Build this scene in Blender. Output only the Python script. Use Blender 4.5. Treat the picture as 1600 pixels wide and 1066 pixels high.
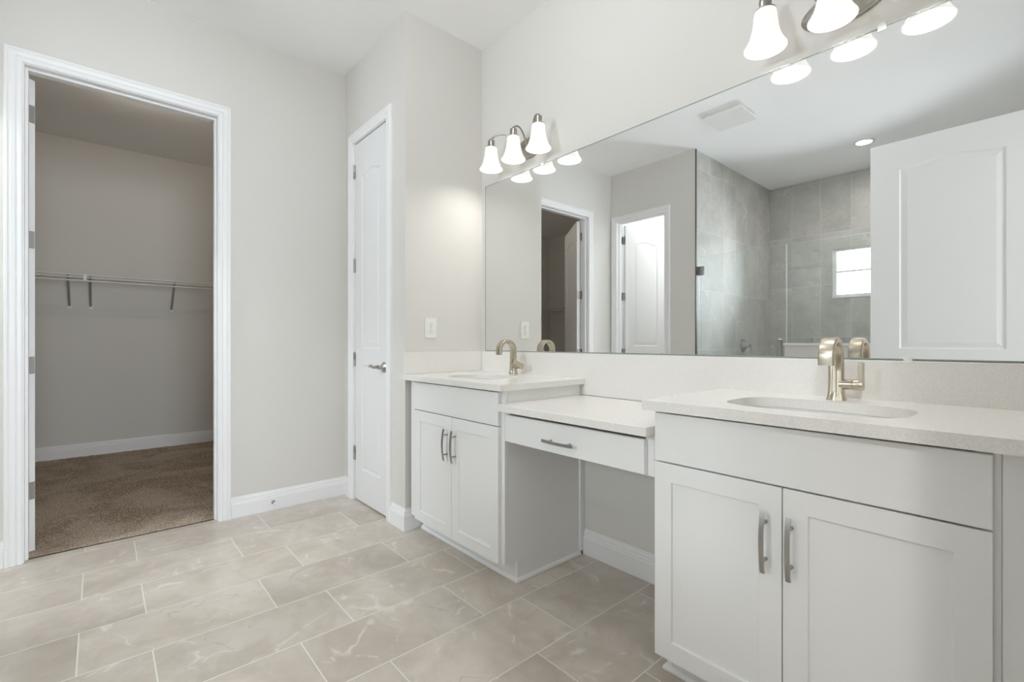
import bpy, bmesh, math, random
from mathutils import Vector, Matrix

for o in list(bpy.data.objects):
    bpy.data.objects.remove(o)
S = bpy.context.scene
COL = S.collection

# ------------------------------------------------------------------ camera, world, exposure
TH = math.radians(41.341)
cam_d = bpy.data.cameras.new('camera')
cam_d.sensor_width = 36.0
cam_d.lens = 732.68 / 1600 * 36
cam_d.shift_x = (800 - 801.3) / 1600
cam_d.shift_y = (535.07 - 533) / 1600
cam_d.clip_start = 0.02
cam = bpy.data.objects.new('camera', cam_d)
COL.objects.link(cam)
cam.location = (0, 0, 1.103)
cam.rotation_euler = (math.pi / 2, 0, math.radians(90) - TH)
S.camera = cam

vs = S.view_settings
vs.view_transform = 'Standard'
vs.look = 'None'
vs.exposure = 0.06
vs.gamma = 1.0
vs.use_curve_mapping = False
cy = S.cycles
cy.max_bounces = 14
cy.diffuse_bounces = 10
cy.glossy_bounces = 6
cy.transparent_max_bounces = 12
cy.sample_clamp_indirect = 4.0
cy.blur_glossy = 1.0

world = bpy.data.worlds.new('world')
S.world = world
world.use_nodes = True
bg = world.node_tree.nodes['Background']
bg.inputs[0].default_value = (0.88, 0.935, 1.0, 1)
SKY = 2.2
bg.inputs[1].default_value = SKY

BULB_E = 108        # vanity bulbs
CAN_E = 310         # recessed shower light
TOILET_FILL_E = 225         # dome added to brighten the toilet room and its spill
ROOM_FILL_E = 29     # unseen globe added to fill the bathroom and its ceiling
BEDROOM_FILL_E = 240  # unseen globe added to brighten the near vanity through the entry doorway
CLOSET_E = 700      # dim closet dome
DAY_WINDOW = 66    # daylight through shower window
DAY_TOILET = 18
DAY_BEDROOM = 300  # fill daylight from the added bedroom window


def daylight(name, loc, rot, sx, sy, power):
    l = bpy.data.lights.new(name, 'AREA')
    l.shape = 'RECTANGLE'
    l.size, l.size_y = sx, sy
    l.energy = power
    l.color = (0.865, 0.93, 1.0)
    o = bpy.data.objects.new(name, l)
    COL.objects.link(o)
    o.location = loc
    o.rotation_euler = rot
    o['kind'] = 'helper'
    return o


# sky light entering by the three windows (each lamp sits in its window opening)
daylight('shower_window_daylight', (-1.33, -2.76, 1.91), (math.pi / 2, 0, 0), 0.6, 0.52, DAY_WINDOW)
daylight('toilet_window_daylight', (-2.9, -2.64, 2.18), (math.pi / 2, 0, 0), 0.5, 0.75, DAY_TOILET)
daylight('bedroom_fill_daylight', (4.15, 0.4, 1.55), (math.pi / 2, 0, math.pi / 2), 2.2, 1.5, DAY_BEDROOM)

# ------------------------------------------------------------------ materials


class NT:
    def __init__(self, name):
        self.m = bpy.data.materials.new(name)
        self.m.use_nodes = True
        self.t = self.m.node_tree
        self.t.nodes.clear()
        self.out = self.t.nodes.new('ShaderNodeOutputMaterial')

    def n(self, kind, **kw):
        nd = self.t.nodes.new('ShaderNode' + kind)
        for k, v in kw.items():
            setattr(nd, k, v)
        return nd

    def l(self, a, b):
        self.t.links.new(a, b)

    def val(self, sock, v):
        if hasattr(v, 'is_linked') or hasattr(v, 'links'):
            self.l(v, sock)
        else:
            sock.default_value = v

    def math(self, op, a, b=None, c=None, clamp=False):
        nd = self.n('Math', operation=op)
        nd.use_clamp = clamp
        self.val(nd.inputs[0], a)
        if b is not None:
            self.val(nd.inputs[1], b)
        if c is not None:
            self.val(nd.inputs[2], c)
        return nd.outputs[0]

    def comb(self, x, y, z=0.0):
        nd = self.n('CombineXYZ')
        for i, v in enumerate((x, y, z)):
            self.val(nd.inputs[i], v)
        return nd.outputs[0]

    def mix(self, f, a, b):
        nd = self.n('MixRGB')
        self.val(nd.inputs[0], f)
        for i, v in ((1, a), (2, b)):
            if isinstance(v, tuple):
                nd.inputs[i].default_value = v if len(v) == 4 else v + (1,)
            else:
                self.l(v, nd.inputs[i])
        return nd.outputs[0]

    def noise(self, vec, scale, detail=2.0, rough=0.5, dist=0.0):
        nd = self.n('TexNoise')
        if vec is not None:
            self.l(vec, nd.inputs['Vector'])
        nd.inputs['Scale'].default_value = scale
        nd.inputs['Detail'].default_value = detail
        nd.inputs['Roughness'].default_value = rough
        nd.inputs['Distortion'].default_value = dist
        return nd.outputs['Fac']

    def smooth(self, v, a, b, lo=0.0, hi=1.0):
        nd = self.n('MapRange', interpolation_type='SMOOTHSTEP')
        self.val(nd.inputs[0], v)
        nd.inputs[1].default_value = a
        nd.inputs[2].default_value = b
        nd.inputs[3].default_value = lo
        nd.inputs[4].default_value = hi
        return nd.outputs[0]

    def bsdf(self, color=(0.8, 0.8, 0.8), rough=0.5, metal=0.0, spec=0.5):
        p = self.n('BsdfPrincipled')
        if isinstance(color, tuple):
            p.inputs['Base Color'].default_value = color + (1,)
        else:
            self.l(color, p.inputs['Base Color'])
        self.val(p.inputs['Roughness'], rough)
        p.inputs['Metallic'].default_value = metal
        p.inputs['Specular IOR Level'].default_value = spec
        self.l(p.outputs[0], self.out.inputs[0])
        return p

    def bump(self, p, h, strength, dist):
        b = self.n('Bump')
        b.inputs['Strength'].default_value = strength
        b.inputs['Distance'].default_value = dist
        self.l(h, b.inputs['Height'])
        self.l(b.outputs[0], p.inputs['Normal'])

    def obj(self):
        return self.n('TexCoord').outputs['Object']


def paint(name, color, rough=0.6, bump=0.0, scale=60.0, detail=3.0):
    k = NT(name)
    p = k.bsdf(color, rough, spec=0.3)
    if bump:
        k.bump(p, k.noise(k.obj(), scale, detail), bump, 0.003)
    return k.m


def metal(name, color, rough):
    k = NT(name)
    k.bsdf(color, rough, 1.0)
    return k.m


def emit(name, color, strength):
    k = NT(name)
    e = k.n('Emission')
    e.inputs[0].default_value = color + (1,)
    e.inputs[1].default_value = strength
    k.l(e.outputs[0], k.out.inputs[0])
    return k.m


def tile(name, u, v, u0, v0, pu, pv, shift, base_a, base_b, grout, vein, rough, bumpy=0.3):
    """rectangular tiles in the object's u/v axes; odd rows are displaced by shift (in v)"""
    k = NT(name)
    sx = k.n('SeparateXYZ')
    k.l(k.obj(), sx.inputs[0])
    U, V = sx.outputs[u], sx.outputs[v]
    uu = k.math('DIVIDE', k.math('SUBTRACT', U, u0), pu)
    row = k.math('FLOOR', uu)
    fu = k.math('SUBTRACT', uu, row)
    odd = k.math('MODULO', k.math('ADD', row, 100.0), 2.0)
    vv = k.math('DIVIDE', k.math('SUBTRACT', k.math('SUBTRACT', V, v0), k.math('MULTIPLY', odd, shift)), pv)
    cell = k.math('FLOOR', vv)
    fv = k.math('SUBTRACT', vv, cell)
    du = k.math('MULTIPLY', k.math('MINIMUM', fu, k.math('SUBTRACT', 1.0, fu)), pu)
    dv = k.math('MULTIPLY', k.math('MINIMUM', fv, k.math('SUBTRACT', 1.0, fv)), pv)
    d = k.math('MINIMUM', du, dv)
    g = k.smooth(d, 0.0012, 0.0028, 1.0, 0.0)
    wn = k.n('TexWhiteNoise', noise_dimensions='2D')
    k.l(k.comb(row, cell), wn.inputs['Vector'])
    rnd = wn.outputs['Value']
    off = k.math('MULTIPLY', rnd, 37.0)
    pos = k.comb(k.math('ADD', U, off), k.math('ADD', V, k.math('MULTIPLY', rnd, 91.0)), off)
    n1 = k.noise(pos, 2.6, 5.0, 0.6, 0.6)
    n2 = k.noise(pos, 9.0, 4.0, 0.6, 1.0)
    cloud = k.math('ADD', k.math('MULTIPLY', n1, 0.7), k.math('MULTIPLY', n2, 0.3))
    col = k.mix(k.smooth(cloud, 0.33, 0.66), base_a + (1,), base_b + (1,))
    # thin light veins and a few dark ones
    v1 = k.math('ABSOLUTE', k.math('SUBTRACT', k.noise(pos, 1.5, 3.0, 0.45, 1.3), 0.5))
    vm = k.math('MULTIPLY', k.smooth(v1, 0.002, 0.012, 1.0, 0.0), k.smooth(n2, 0.46, 0.62))
    col = k.mix(k.math('MULTIPLY', vm, 0.55), col, vein + (1,))
    v2 = k.math('ABSOLUTE', k.math('SUBTRACT', k.noise(pos, 3.1, 3.0, 0.5, 0.9), 0.5))
    vd = k.math('MULTIPLY', k.smooth(v2, 0.002, 0.012, 1.0, 0.0), k.smooth(n1, 0.5, 0.64))
    col = k.mix(k.math('MULTIPLY', vd, 0.3), col, tuple(c * 0.6 for c in base_a) + (1,))
    tint = k.math('ADD', 0.92, k.math('MULTIPLY', rnd, 0.13))
    hs = k.n('HueSaturation')
    k.l(col, hs.inputs['Color'])
    k.l(tint, hs.inputs['Value'])
    col = k.mix(g, hs.outputs[0], grout + (1,))
    p = k.bsdf(col, k.math('ADD', rough, k.math('MULTIPLY', g, 0.35)), spec=0.4)
    h = k.math('SUBTRACT', k.math('MULTIPLY', n2, 0.12), g)
    k.bump(p, h, bumpy, 0.0015)
    return k.m


M_WALL = paint('greige wall paint', (0.69, 0.675, 0.645), 0.7, 0.12, 140)
M_CEIL = paint('white ceiling paint with knockdown texture', (0.92, 0.92, 0.92), 0.8, 0.35, 38, 4)
M_TRIM = paint('white semi-gloss trim paint', (0.84, 0.84, 0.85), 0.35)
M_DOOR = paint('white door paint', (0.775, 0.775, 0.78), 0.4)
M_CAB = paint('white cabinet lacquer', (0.82, 0.82, 0.815), 0.38)
M_CABIN = paint('white cabinet interior', (0.6, 0.6, 0.6), 0.5)
M_NICKEL = metal('satin nickel', (0.42, 0.41, 0.39), 0.32)
M_FAUCET = metal('champagne brushed nickel', (0.56, 0.50, 0.41), 0.27)
M_CHROME = metal('chrome', (0.5, 0.5, 0.5), 0.15)
M_LAMPMETAL = metal('brushed nickel lamp metal', (0.40, 0.375, 0.34), 0.28)
M_EDGE = metal('dark tile edge strip', (0.16, 0.16, 0.155), 0.4)
M_CERAMIC = paint('white porcelain', (0.78, 0.775, 0.76), 0.12)
M_PLASTIC = paint('white plastic', (0.82, 0.82, 0.80), 0.35)
M_DARK = paint('dark slot', (0.05, 0.05, 0.05), 0.6)
M_WIRE = paint('white vinyl coated wire', (0.74, 0.74, 0.72), 0.4)
M_BRACE = paint('white brace with painted shade', (0.33, 0.32, 0.30), 0.5)  # white braces seen against the light; their shade is put into this grey
M_BULB = emit('lit vanity bulb', (1.0, 0.95, 0.885), BULB_E)
M_CAN = emit('lit recessed lens', (1.0, 0.97, 0.94), CAN_E)
M_TOILET_FILL = emit('added toilet room fill glow', (0.90, 0.955, 1.0), TOILET_FILL_E)
M_ROOM_FILL = emit('added bathroom fill glow', (0.965, 0.985, 1.0), ROOM_FILL_E)
M_BED_FILL = emit('added bedroom fill glow', (0.99, 0.985, 0.97), BEDROOM_FILL_E)
M_CDOME = emit('dim closet dome', (1.0, 0.9, 0.78), CLOSET_E)
M_FLOOR = tile('beige stone look floor tile', 0, 1, -3.0325, 0.5525, 0.3065, 0.613, 0.2011,
               (0.50, 0.44, 0.378), (0.655, 0.60, 0.535), (0.82, 0.79, 0.74), (0.82, 0.79, 0.74), 0.31)
G1, G2, GG, GV = (0.44, 0.435, 0.405), (0.55, 0.545, 0.515), (0.66, 0.655, 0.63), (0.70, 0.70, 0.67)
M_TILE_L = tile('grey shower wall tile along y', 1, 2, -0.711, 1.638, 0.303, 0.612, 0.0, G1, G2, GG, GV, 0.5)
M_TILE_B = tile('grey shower wall tile along x', 0, 2, -1.764, 1.775, 0.303, 0.612, 0.0, G1, G2, GG, GV, 0.5)
M_BEDFLOOR = paint('pale bedroom carpet', (0.5, 0.46, 0.41), 0.95, 0.5, 300)


def make_quartz():
    k = NT('white speckled quartz')
    co = k.obj()
    v = k.n('TexVoronoi')
    v.inputs['Scale'].default_value = 210.0
    k.l(co, v.inputs['Vector'])
    sp = k.smooth(v.outputs['Distance'], 0.10, 0.24, 1.0, 0.0)
    wn = k.noise(co, 70.0, 2.0)
    sp = k.math('MULTIPLY', sp, k.smooth(wn, 0.56, 0.66))
    sp2 = k.smooth(k.noise(co, 260.0, 2.0), 0.42, 0.62)
    base = k.mix(sp2, (0.775, 0.755, 0.725, 1), (0.83, 0.815, 0.79, 1))
    col = k.mix(k.math('MULTIPLY', sp, 0.45), base, (0.42, 0.35, 0.31, 1))
    k.bsdf(col, 0.22, spec=0.4)
    return k.m


def make_carpet():
    k = NT('brown cut pile carpet')
    co = k.obj()
    a = k.smooth(k.noise(co, 120.0, 4.0, 0.75), 0.38, 0.62)
    b = k.smooth(k.noise(co, 2.6, 4.0, 0.6, 0.7), 0.40, 0.62)
    f = k.smooth(k.noise(co, 85.0, 1.0, 0.5), 0.60, 0.68)
    col = k.mix(a, (0.155, 0.108, 0.076, 1), (0.66, 0.53, 0.41, 1))
    col = k.mix(k.math('MULTIPLY', b, 0.35), col, (0.80, 0.69, 0.57, 1))
    col = k.mix(k.math('MULTIPLY', f, 0.5), col, (0.80, 0.70, 0.60, 1))
    p = k.bsdf(col, 0.95, spec=0.1)
    k.bump(p, k.noise(co, 110.0, 4.0, 0.75), 0.9, 0.012)
    return k.m


def make_glass(name, tint):
    k = NT(name)
    t = k.n('BsdfTransparent')
    t.inputs[0].default_value = tint + (1,)
    g = k.n('BsdfGlossy')
    g.inputs[0].default_value = (1, 1, 1, 1)
    g.inputs[1].default_value = 0.0
    f = k.n('Fresnel')
    f.inputs[0].default_value = 1.45
    m = k.n('MixShader')
    k.l(f.outputs[0], m.inputs[0])
    k.l(t.outputs[0], m.inputs[1])
    k.l(g.outputs[0], m.inputs[2])
    k.l(m.outputs[0], k.out.inputs[0])
    return k.m


def make_shade():
    k = NT('frosted opal glass shade')
    p = k.bsdf((0.25, 0.245, 0.235), 0.3)
    p.inputs['Emission Color'].default_value = (1.0, 0.97, 0.92, 1)
    p.inputs['Emission Strength'].default_value = 0.80
    return k.m


def make_mirror():
    k = NT('silvered mirror')
    k.bsdf((0.90, 0.91, 0.905), 0.0, 1.0)
    return k.m


M_QUARTZ = make_quartz()
M_CARPET = make_carpet()
M_GLASS = make_glass('clear shower glass', (0.97, 0.985, 0.978))
M_PANE = make_glass('window glass', (0.98, 0.99, 0.99))
M_SHADE = make_shade()
M_MIRROR = make_mirror()
M_RIM_GLINT = paint('glass rim with painted highlight', (0.70, 0.76, 0.74), 0.15)  # pale opaque colour stands in for the highlight along the glass edge
M_GLASSEDGE = paint('green grey glass edge', (0.30, 0.34, 0.32), 0.2)

# ------------------------------------------------------------------ mesh helpers


class MB:
    """collects primitives, then links them as one mesh object"""

    def __init__(self):
        self.v, self.f, self.mi, self.sm = [], [], [], []

    def add(self, verts, faces, mi=0, smooth=False):
        b = len(self.v)
        self.v += [tuple(p) for p in verts]
        self.f += [tuple(i + b for i in f) for f in faces]
        self.mi += [mi] * len(faces)
        self.sm += [smooth] * len(faces)
        return self

    def box(self, x0, x1, y0, y1, z0, z1, mi=0, faces=None):
        v = [(x0, y0, z0), (x1, y0, z0), (x1, y1, z0), (x0, y1, z0), (x0, y0, z1), (x1, y0, z1), (x1, y1, z1), (x0, y1, z1)]
        fs = {'-z': (0, 3, 2, 1), '+z': (4, 5, 6, 7), '-y': (0, 1, 5, 4), '+x': (1, 2, 6, 5), '+y': (2, 3, 7, 6), '-x': (3, 0, 4, 7)}
        b = len(self.v)
        self.v += v
        for k, f in fs.items():
            self.f.append(tuple(i + b for i in f))
            self.mi.append((faces or {}).get(k, mi))
            self.sm.append(False)
        return self

    def lathe(self, prof, seg=32, axis='z', at=(0, 0, 0), mi=0, cap=True):
        vs, fs = [], []
        n = len(prof)
        for r, h in prof:
            for i in range(seg):
                a = 2 * math.pi * i / seg
                c, s = r * math.cos(a), r * math.sin(a)
                p = {'z': (c, s, h), 'x': (h, c, s), 'y': (s, h, c)}[axis]
                vs.append((p[0] + at[0], p[1] + at[1], p[2] + at[2]))
        for j in range(n - 1):
            for i in range(seg):
                k = (i + 1) % seg
                fs.append((j * seg + i, j * seg + k, (j + 1) * seg + k, (j + 1) * seg + i))
        self.add(vs, fs, mi, True)
        if cap:
            if prof[0][0] > 1e-6:
                self.add(vs[:seg], [tuple(reversed(range(seg)))], mi)
            if prof[-1][0] > 1e-6:
                self.add(vs[-seg:], [tuple(range(seg))], mi)
        return self

    def tube(self, pts, r, seg=10, mi=0, up=(0, 0, 1), section=None):
        """sweep a round (or given) section along points; r may be a list"""
        pts = [Vector(p) for p in pts]
        n = len(pts)
        rs = r if isinstance(r, (list, tuple)) else [r] * n
        vs, fs = [], []
        ref = Vector(up)
        for i, p in enumerate(pts):
            t = (pts[min(i + 1, n - 1)] - pts[max(i - 1, 0)]).normalized()
            a = ref - t * ref.dot(t)
            if a.length < 1e-4:
                a = Vector((1, 0, 0)) - t * t.x
            a.normalize()
            b = t.cross(a)
            sec = section[i] if section else [(math.cos(2 * math.pi * j / seg) * rs[i], math.sin(2 * math.pi * j / seg) * rs[i]) for j in range(seg)]
            m = len(sec)
            for (u, w) in sec:
                vs.append(p + a * u + b * w)
        for i in range(n - 1):
            for j in range(m):
                k = (j + 1) % m
                fs.append((i * m + j, i * m + k, (i + 1) * m + k, (i + 1) * m + j))
        fs.append(tuple(reversed(range(m))))
        fs.append(tuple((n - 1) * m + j for j in range(m)))
        self.add(vs, fs, mi, True)
        return self

    def build(self, name, mats, parent=None, bevel=0.0, loc=None, rot=None, autosmooth=True):
        me = bpy.data.meshes.new(name)
        me.from_pydata(self.v, [], self.f)
        if not isinstance(mats, (list, tuple)):
            mats = [mats]
        for m in mats:
            me.materials.append(m)
        for i, p in enumerate(me.polygons):
            p.material_index = self.mi[i]
            p.use_smooth = self.sm[i]
        bm = bmesh.new()
        bm.from_mesh(me)
        bmesh.ops.remove_doubles(bm, verts=bm.verts, dist=1e-6)
        bmesh.ops.recalc_face_normals(bm, faces=bm.faces)
        for e in bm.edges:
            if len(e.link_faces) == 2 and e.calc_face_angle(0) > math.radians(38):
                e.smooth = False
        bm.to_mesh(me)
        bm.free()
        o = bpy.data.objects.new(name, me)
        COL.objects.link(o)
        if parent:
            o.parent = parent
        if loc:
            o.location = loc
        if rot:
            o.rotation_euler = rot
        if bevel:
            b = o.modifiers.new('bevel', 'BEVEL')
            b.width = bevel
            b.segments = 2
            b.limit_method = 'ANGLE'
            b.angle_limit = math.radians(40)
        return o


def tag(o, label, cat=None, group=None, kind=None):
    o['label'] = label
    if cat:
        o['category'] = cat
    if group:
        o['group'] = group
    if kind:
        o['kind'] = kind
    return o


def struct(o, label, cat):
    return tag(o, label, cat, None, 'structure')


def empty(name, loc=(0, 0, 0), rz=0.0):
    o = bpy.data.objects.new(name, None)
    o.empty_display_size = 0.1
    COL.objects.link(o)
    o.location = loc
    o.rotation_euler = (0, 0, rz)
    return o


def sweep2d(mb, prof, pts, side=1.0, close_ends=True, mi=0):
    """mitred sweep of a (d, z) profile along an xy polyline; d goes to the left (side=1) or right"""
    n = len(pts)
    P = [Vector(p) for p in pts]
    offs = []
    for i in range(n):
        d0 = (P[i] - P[i - 1]).normalized() if i else None
        d1 = (P[i + 1] - P[i]).normalized() if i < n - 1 else None
        if d0 is None:
            d0 = d1
        if d1 is None:
            d1 = d0
        n0 = Vector((-d0.y, d0.x)) * side
        n1 = Vector((-d1.y, d1.x)) * side
        m = (n0 + n1)
        m = m / (m.dot(n0))
        offs.append(m)
    vs, fs = [], []
    k = len(prof)
    for i in range(n):
        for d, z in prof:
            q = P[i] + offs[i] * d
            vs.append((q.x, q.y, z))
    for i in range(n - 1):
        for j in range(k):
            jj = (j + 1) % k
            fs.append((i * k + j, i * k + jj, (i + 1) * k + jj, (i + 1) * k + j))
    fs.append(tuple(range(k)))
    fs.append(tuple((n - 1) * k + j for j in range(k)))
    mb.add(vs, fs, mi)


BASE = [(0, 0.001), (0.015, 0.001), (0.015, 0.086), (0.0125, 0.092), (0.0125, 0.099), (0.0085, 0.106), (0.0085, 0.114), (0.004, 0.122), (0.003, 0.131), (0, 0.131)]
CASE = [(0, 0), (0, 0.009), (0.006, 0.012), (0.018, 0.012), (0.022, 0.009), (0.027, 0.014), (0.042, 0.017), (0.048, 0.0145), (0.053, 0.019), (0.061, 0.019), (0.0655, 0.014), (0.0655, 0)]


def casing(mb, a0, a1, zt, mp, prof=CASE):
    """door casing on three sides of an opening, mp maps (a, z, v) to the world"""
    k = len(prof)
    vs, fs = [], []
    for (sa, zz) in ((0, 0), (0, 1), (1, 1), (1, 0)):
        for u, v in prof:
            a = (a0 - u) if sa == 0 else (a1 + u)
            z = (zt + u) if zz else 0.001
            vs.append(mp(a, z, v))
    for i in range(3):
        for j in range(k):
            jj = (j + 1) % k
            fs.append((i * k + j, i * k + jj, (i + 1) * k + jj, (i + 1) * k + j))
    fs.append(tuple(range(k)))
    fs.append(tuple(3 * k + j for j in range(k)))
    mb.add(vs, fs)


def panel_loops(x0, x1, z0, z1, arch, n=14):
    """closed outline, counter-clockwise seen from -y, arch rises in the middle of the top"""
    pts = [(x0, z0), (x1, z0), (x1, z1)]
    if arch:
        for i in range(1, n):
            t = i / n
            x = x1 + (x0 - x1) * t
            pts.append((x, z1 + arch * (0.5 - 0.5 * math.cos(2 * math.pi * t))))
    pts.append((x0, z1))
    return pts


def inset(pts, d, arch):
    cx = sum(p[0] for p in pts) / len(pts)
    xs = [p[0] for p in pts]
    zs = [p[1] for p in pts]
    x0, x1, z0 = min(xs), max(xs), min(zs)
    out = []
    for x, z in pts:
        nx = x0 + d + (x - x0) * ((x1 - x0 - 2 * d) / (x1 - x0))
        nz = z + d if abs(z - z0) < 1e-6 else z - d
        out.append((nx, nz))
    return out


def door_leaf(name, w, H, stile, panels, t=0.035, z0=0.012):
    """panelled leaf: x from 0 to w, y from -t/2 to t/2; panels = [(z0, z1, arch)] bottom to top"""
    mb = MB()
    for s in (-1, 1):
        y = s * t / 2

        def F(pts, dep=0.0):
            return [(x, y - s * dep, z) for x, z in pts]
        mb.add(F([(0, z0), (stile, z0), (stile, z0 + H), (0, z0 + H)]), [(0, 1, 2, 3)])
        mb.add(F([(w - stile, z0), (w, z0), (w, z0 + H), (w - stile, z0 + H)]), [(0, 1, 2, 3)])
        zprev = [(stile, z0), (w - stile, z0)]
        for (a, b, arch) in panels:
            mb.add(F(zprev + [(w - stile, a), (stile, a)]), [tuple(range(len(zprev) + 2))])
            L0 = panel_loops(stile, w - stile, a, b, arch)
            L1 = inset(L0, 0.008, arch)
            L2 = inset(L0, 0.015, arch)
            L3 = inset(L0, 0.042, arch)
            n = len(L0)
            vs = F(L0, 0) + F(L1, 0.005) + F(L2, 0.005) + F(L3, 0.001)
            fs = []
            for q in range(3):
                for j in range(n):
                    jj = (j + 1) % n
                    fs.append((q * n + j, q * n + jj, (q + 1) * n + jj, (q + 1) * n + j))
            fs.append(tuple(3 * n + j for j in range(n)))
            mb.add(vs, fs)
            top = L0[2:]
            zprev = list(reversed(top))
        mb.add(F(zprev + [(w - stile, z0 + H), (stile, z0 + H)]), [tuple(range(len(zprev) + 2))])
    a = t / 2
    mb.add([(0, -a, z0), (w, -a, z0), (w, -a, z0 + H), (0, -a, z0 + H), (0, a, z0), (w, a, z0), (w, a, z0 + H), (0, a, z0 + H)],
           [(0, 4, 7, 3), (1, 2, 6, 5), (0, 1, 5, 4), (3, 7, 6, 2)])
    return mb


def lever_handle(parent, x, z, y, s, dirx):
    """rose and curved lever on face y, s = outward sign along y, lever runs along dirx"""
    mb = MB()
    prof = [(0.033, 0), (0.034, 0.003), (0.030, 0.008), (0.017, 0.013), (0.012, 0.02), (0.012, 0.045)]
    mb.lathe([(r, y + s * h) for r, h in prof], 28, 'y', (x, 0, z))
    pts, rs = [], []
    for i in range(15):
        q = i / 14
        pts.append((x + dirx * (-0.006 + 0.122 * q), y + s * (0.045 + 0.008 * math.sin(q * math.pi)), z + 0.010 * math.sin(q * 2.2 * math.pi + 2.7) * q + 0.004 * (1 - q)))
        rs.append(0.0105 - 0.0035 * q if i < 14 else 0.005)
    mb.tube(pts, rs, 10)
    return mb.build('lever_handle', M_NICKEL, parent)


def arc(c, r, a0, a1, n, f):
    return [f(c[0] + r * math.cos(a0 + (a1 - a0) * i / n), c[1] + r * math.sin(a0 + (a1 - a0) * i / n)) for i in range(n + 1)]


HINGE_Z = (0.328, 0.983, 1.639, 2.295)
# ------------------------------------------------------------------ room shell
ZC = 3.043
XL = -3.364            # closet-side wall
YB = 1.904             # mirror wall
XN, YN = -2.473, 1.338  # linen nook
YT = -0.69             # toilet wall / shower front
XS = -2.325            # shower left wall
YS = -2.614            # shower back wall
XR = 0.03              # entry wall
T = 0.115


def wall_x(mb, x0, x1, y0, y1, z0, z1, holes, faces=None):
    """wall standing along y with openings [(ya, yb, za, zb)]"""
    cur = y0
    for ya, yb, za, zb in holes:
        mb.box(x0, x1, cur, ya, z0, z1, 0, faces)
        if za > z0:
            mb.box(x0, x1, ya, yb, z0, za, 0, faces)
        if zb < z1:
            mb.box(x0, x1, ya, yb, zb, z1, 0, faces)
        cur = yb
    mb.box(x0, x1, cur, y1, z0, z1, 0, faces)


def wall_y(mb, y0, y1, x0, x1, z0, z1, holes, faces=None):
    cur = x0
    for xa, xb, za, zb in holes:
        mb.box(cur, xa, y0, y1, z0, z1, 0, faces)
        if za > z0:
            mb.box(xa, xb, y0, y1, z0, za, 0, faces)
        if zb < z1:
            mb.box(xa, xb, y0, y1, zb, z1, 0, faces)
        cur = xb
    mb.box(cur, x1, y0, y1, z0, z1, 0, faces)


o = MB().box(XL - 0.05, XR + T, -2.729, YB + 0.1, -0.08, 0.0).build('floor', M_FLOOR)
struct(o, 'beige stone-look floor tiles laid in staggered rows', 'floor')
o = MB().box(XL - T, XR + T, -2.729, YB + 0.1, ZC, ZC + 0.08).build('ceiling', M_CEIL)
struct(o, 'white textured ceiling over the bathroom', 'ceiling')

m = MB()
wall_y(m, YB, YB + 0.1, XL - T, XR + T, 0, ZC, [])
struct(m.build('wall_back', M_WALL), 'pale greige wall behind the long mirror and vanities', 'wall')
m = MB()
wall_x(m, XL - T, XL, -2.6, YB, 0, ZC, [(-0.305, 0.562, 0, 2.515)])
struct(m.build('wall_left', M_WALL), 'greige wall with the open closet doorway', 'wall')
m = MB()
wall_y(m, YN, YN + 0.1, XL, XN, 0, ZC, [(-3.226, -2.684, 0, 2.512)])
m.box(XN - 0.1, XN, YN + 0.1, YB, 0, ZC)
struct(m.build('wall_nook', M_WALL), 'jutting wall nook around the narrow linen closet door', 'wall')
m = MB()
wall_y(m, YT - T, YT, XL, XS - T, 0, ZC, [(-3.294, -2.648, 0, 2.515)])
struct(m.build('wall_front', M_WALL), 'wall with the white toilet room doorway, seen in the mirror', 'wall')
m = MB()
m.box(XS - T, XS, YS, YT, 0, ZC, 0, {'+x': 1})
struct(m.build('wall_shower_left', [M_WALL, M_TILE_L]), 'grey tiled shower wall carrying the valve', 'wall')
m = MB()
wall_y(m, YS - T, YS, XS - T, XR, 0, ZC, [(-1.64, -1.02, 1.63, 2.19)], {'+y': 1})
struct(m.build('wall_shower_back', [M_WALL, M_TILE_B]), 'grey tiled shower wall with the small bright window', 'wall')
m = MB()
wall_x(m, XR, XR + T, YS - T, YB, 0, ZC, [(-0.235, 0.625, 0, 2.515)])
struct(m.build('wall_right', M_WALL), 'wall with the entry doorway at the right end of the vanity', 'wall')
# half wall under the fixed shower glass, its white cap
m = MB()
m.box(-1.506, XR, -0.80, YT, 0, 1.075)
struct(m.build('wall_half', M_WALL), 'half-height wall under the fixed shower glass', 'wall')
m = MB()
m.box(-1.516, XR, -0.81, -0.68, 1.075, 1.096)
struct(m.build('trim_1', M_QUARTZ, bevel=0.003), 'white cap on top of the shower half wall', 'trim')
m = MB()
m.box(XS, -1.506, -0.80, YT, 0, 0.10)
struct(m.build('trim_2', M_TILE_B, bevel=0.003), 'tiled curb under the shower glass door', 'trim')
m = MB()
m.box(XS - 0.0005, XS + 0.010, YT - 0.012, YT + 0.003, 0, ZC)
struct(m.build('trim_3', M_EDGE), 'dark metal edge strip where the shower tile begins', 'trim')

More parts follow.
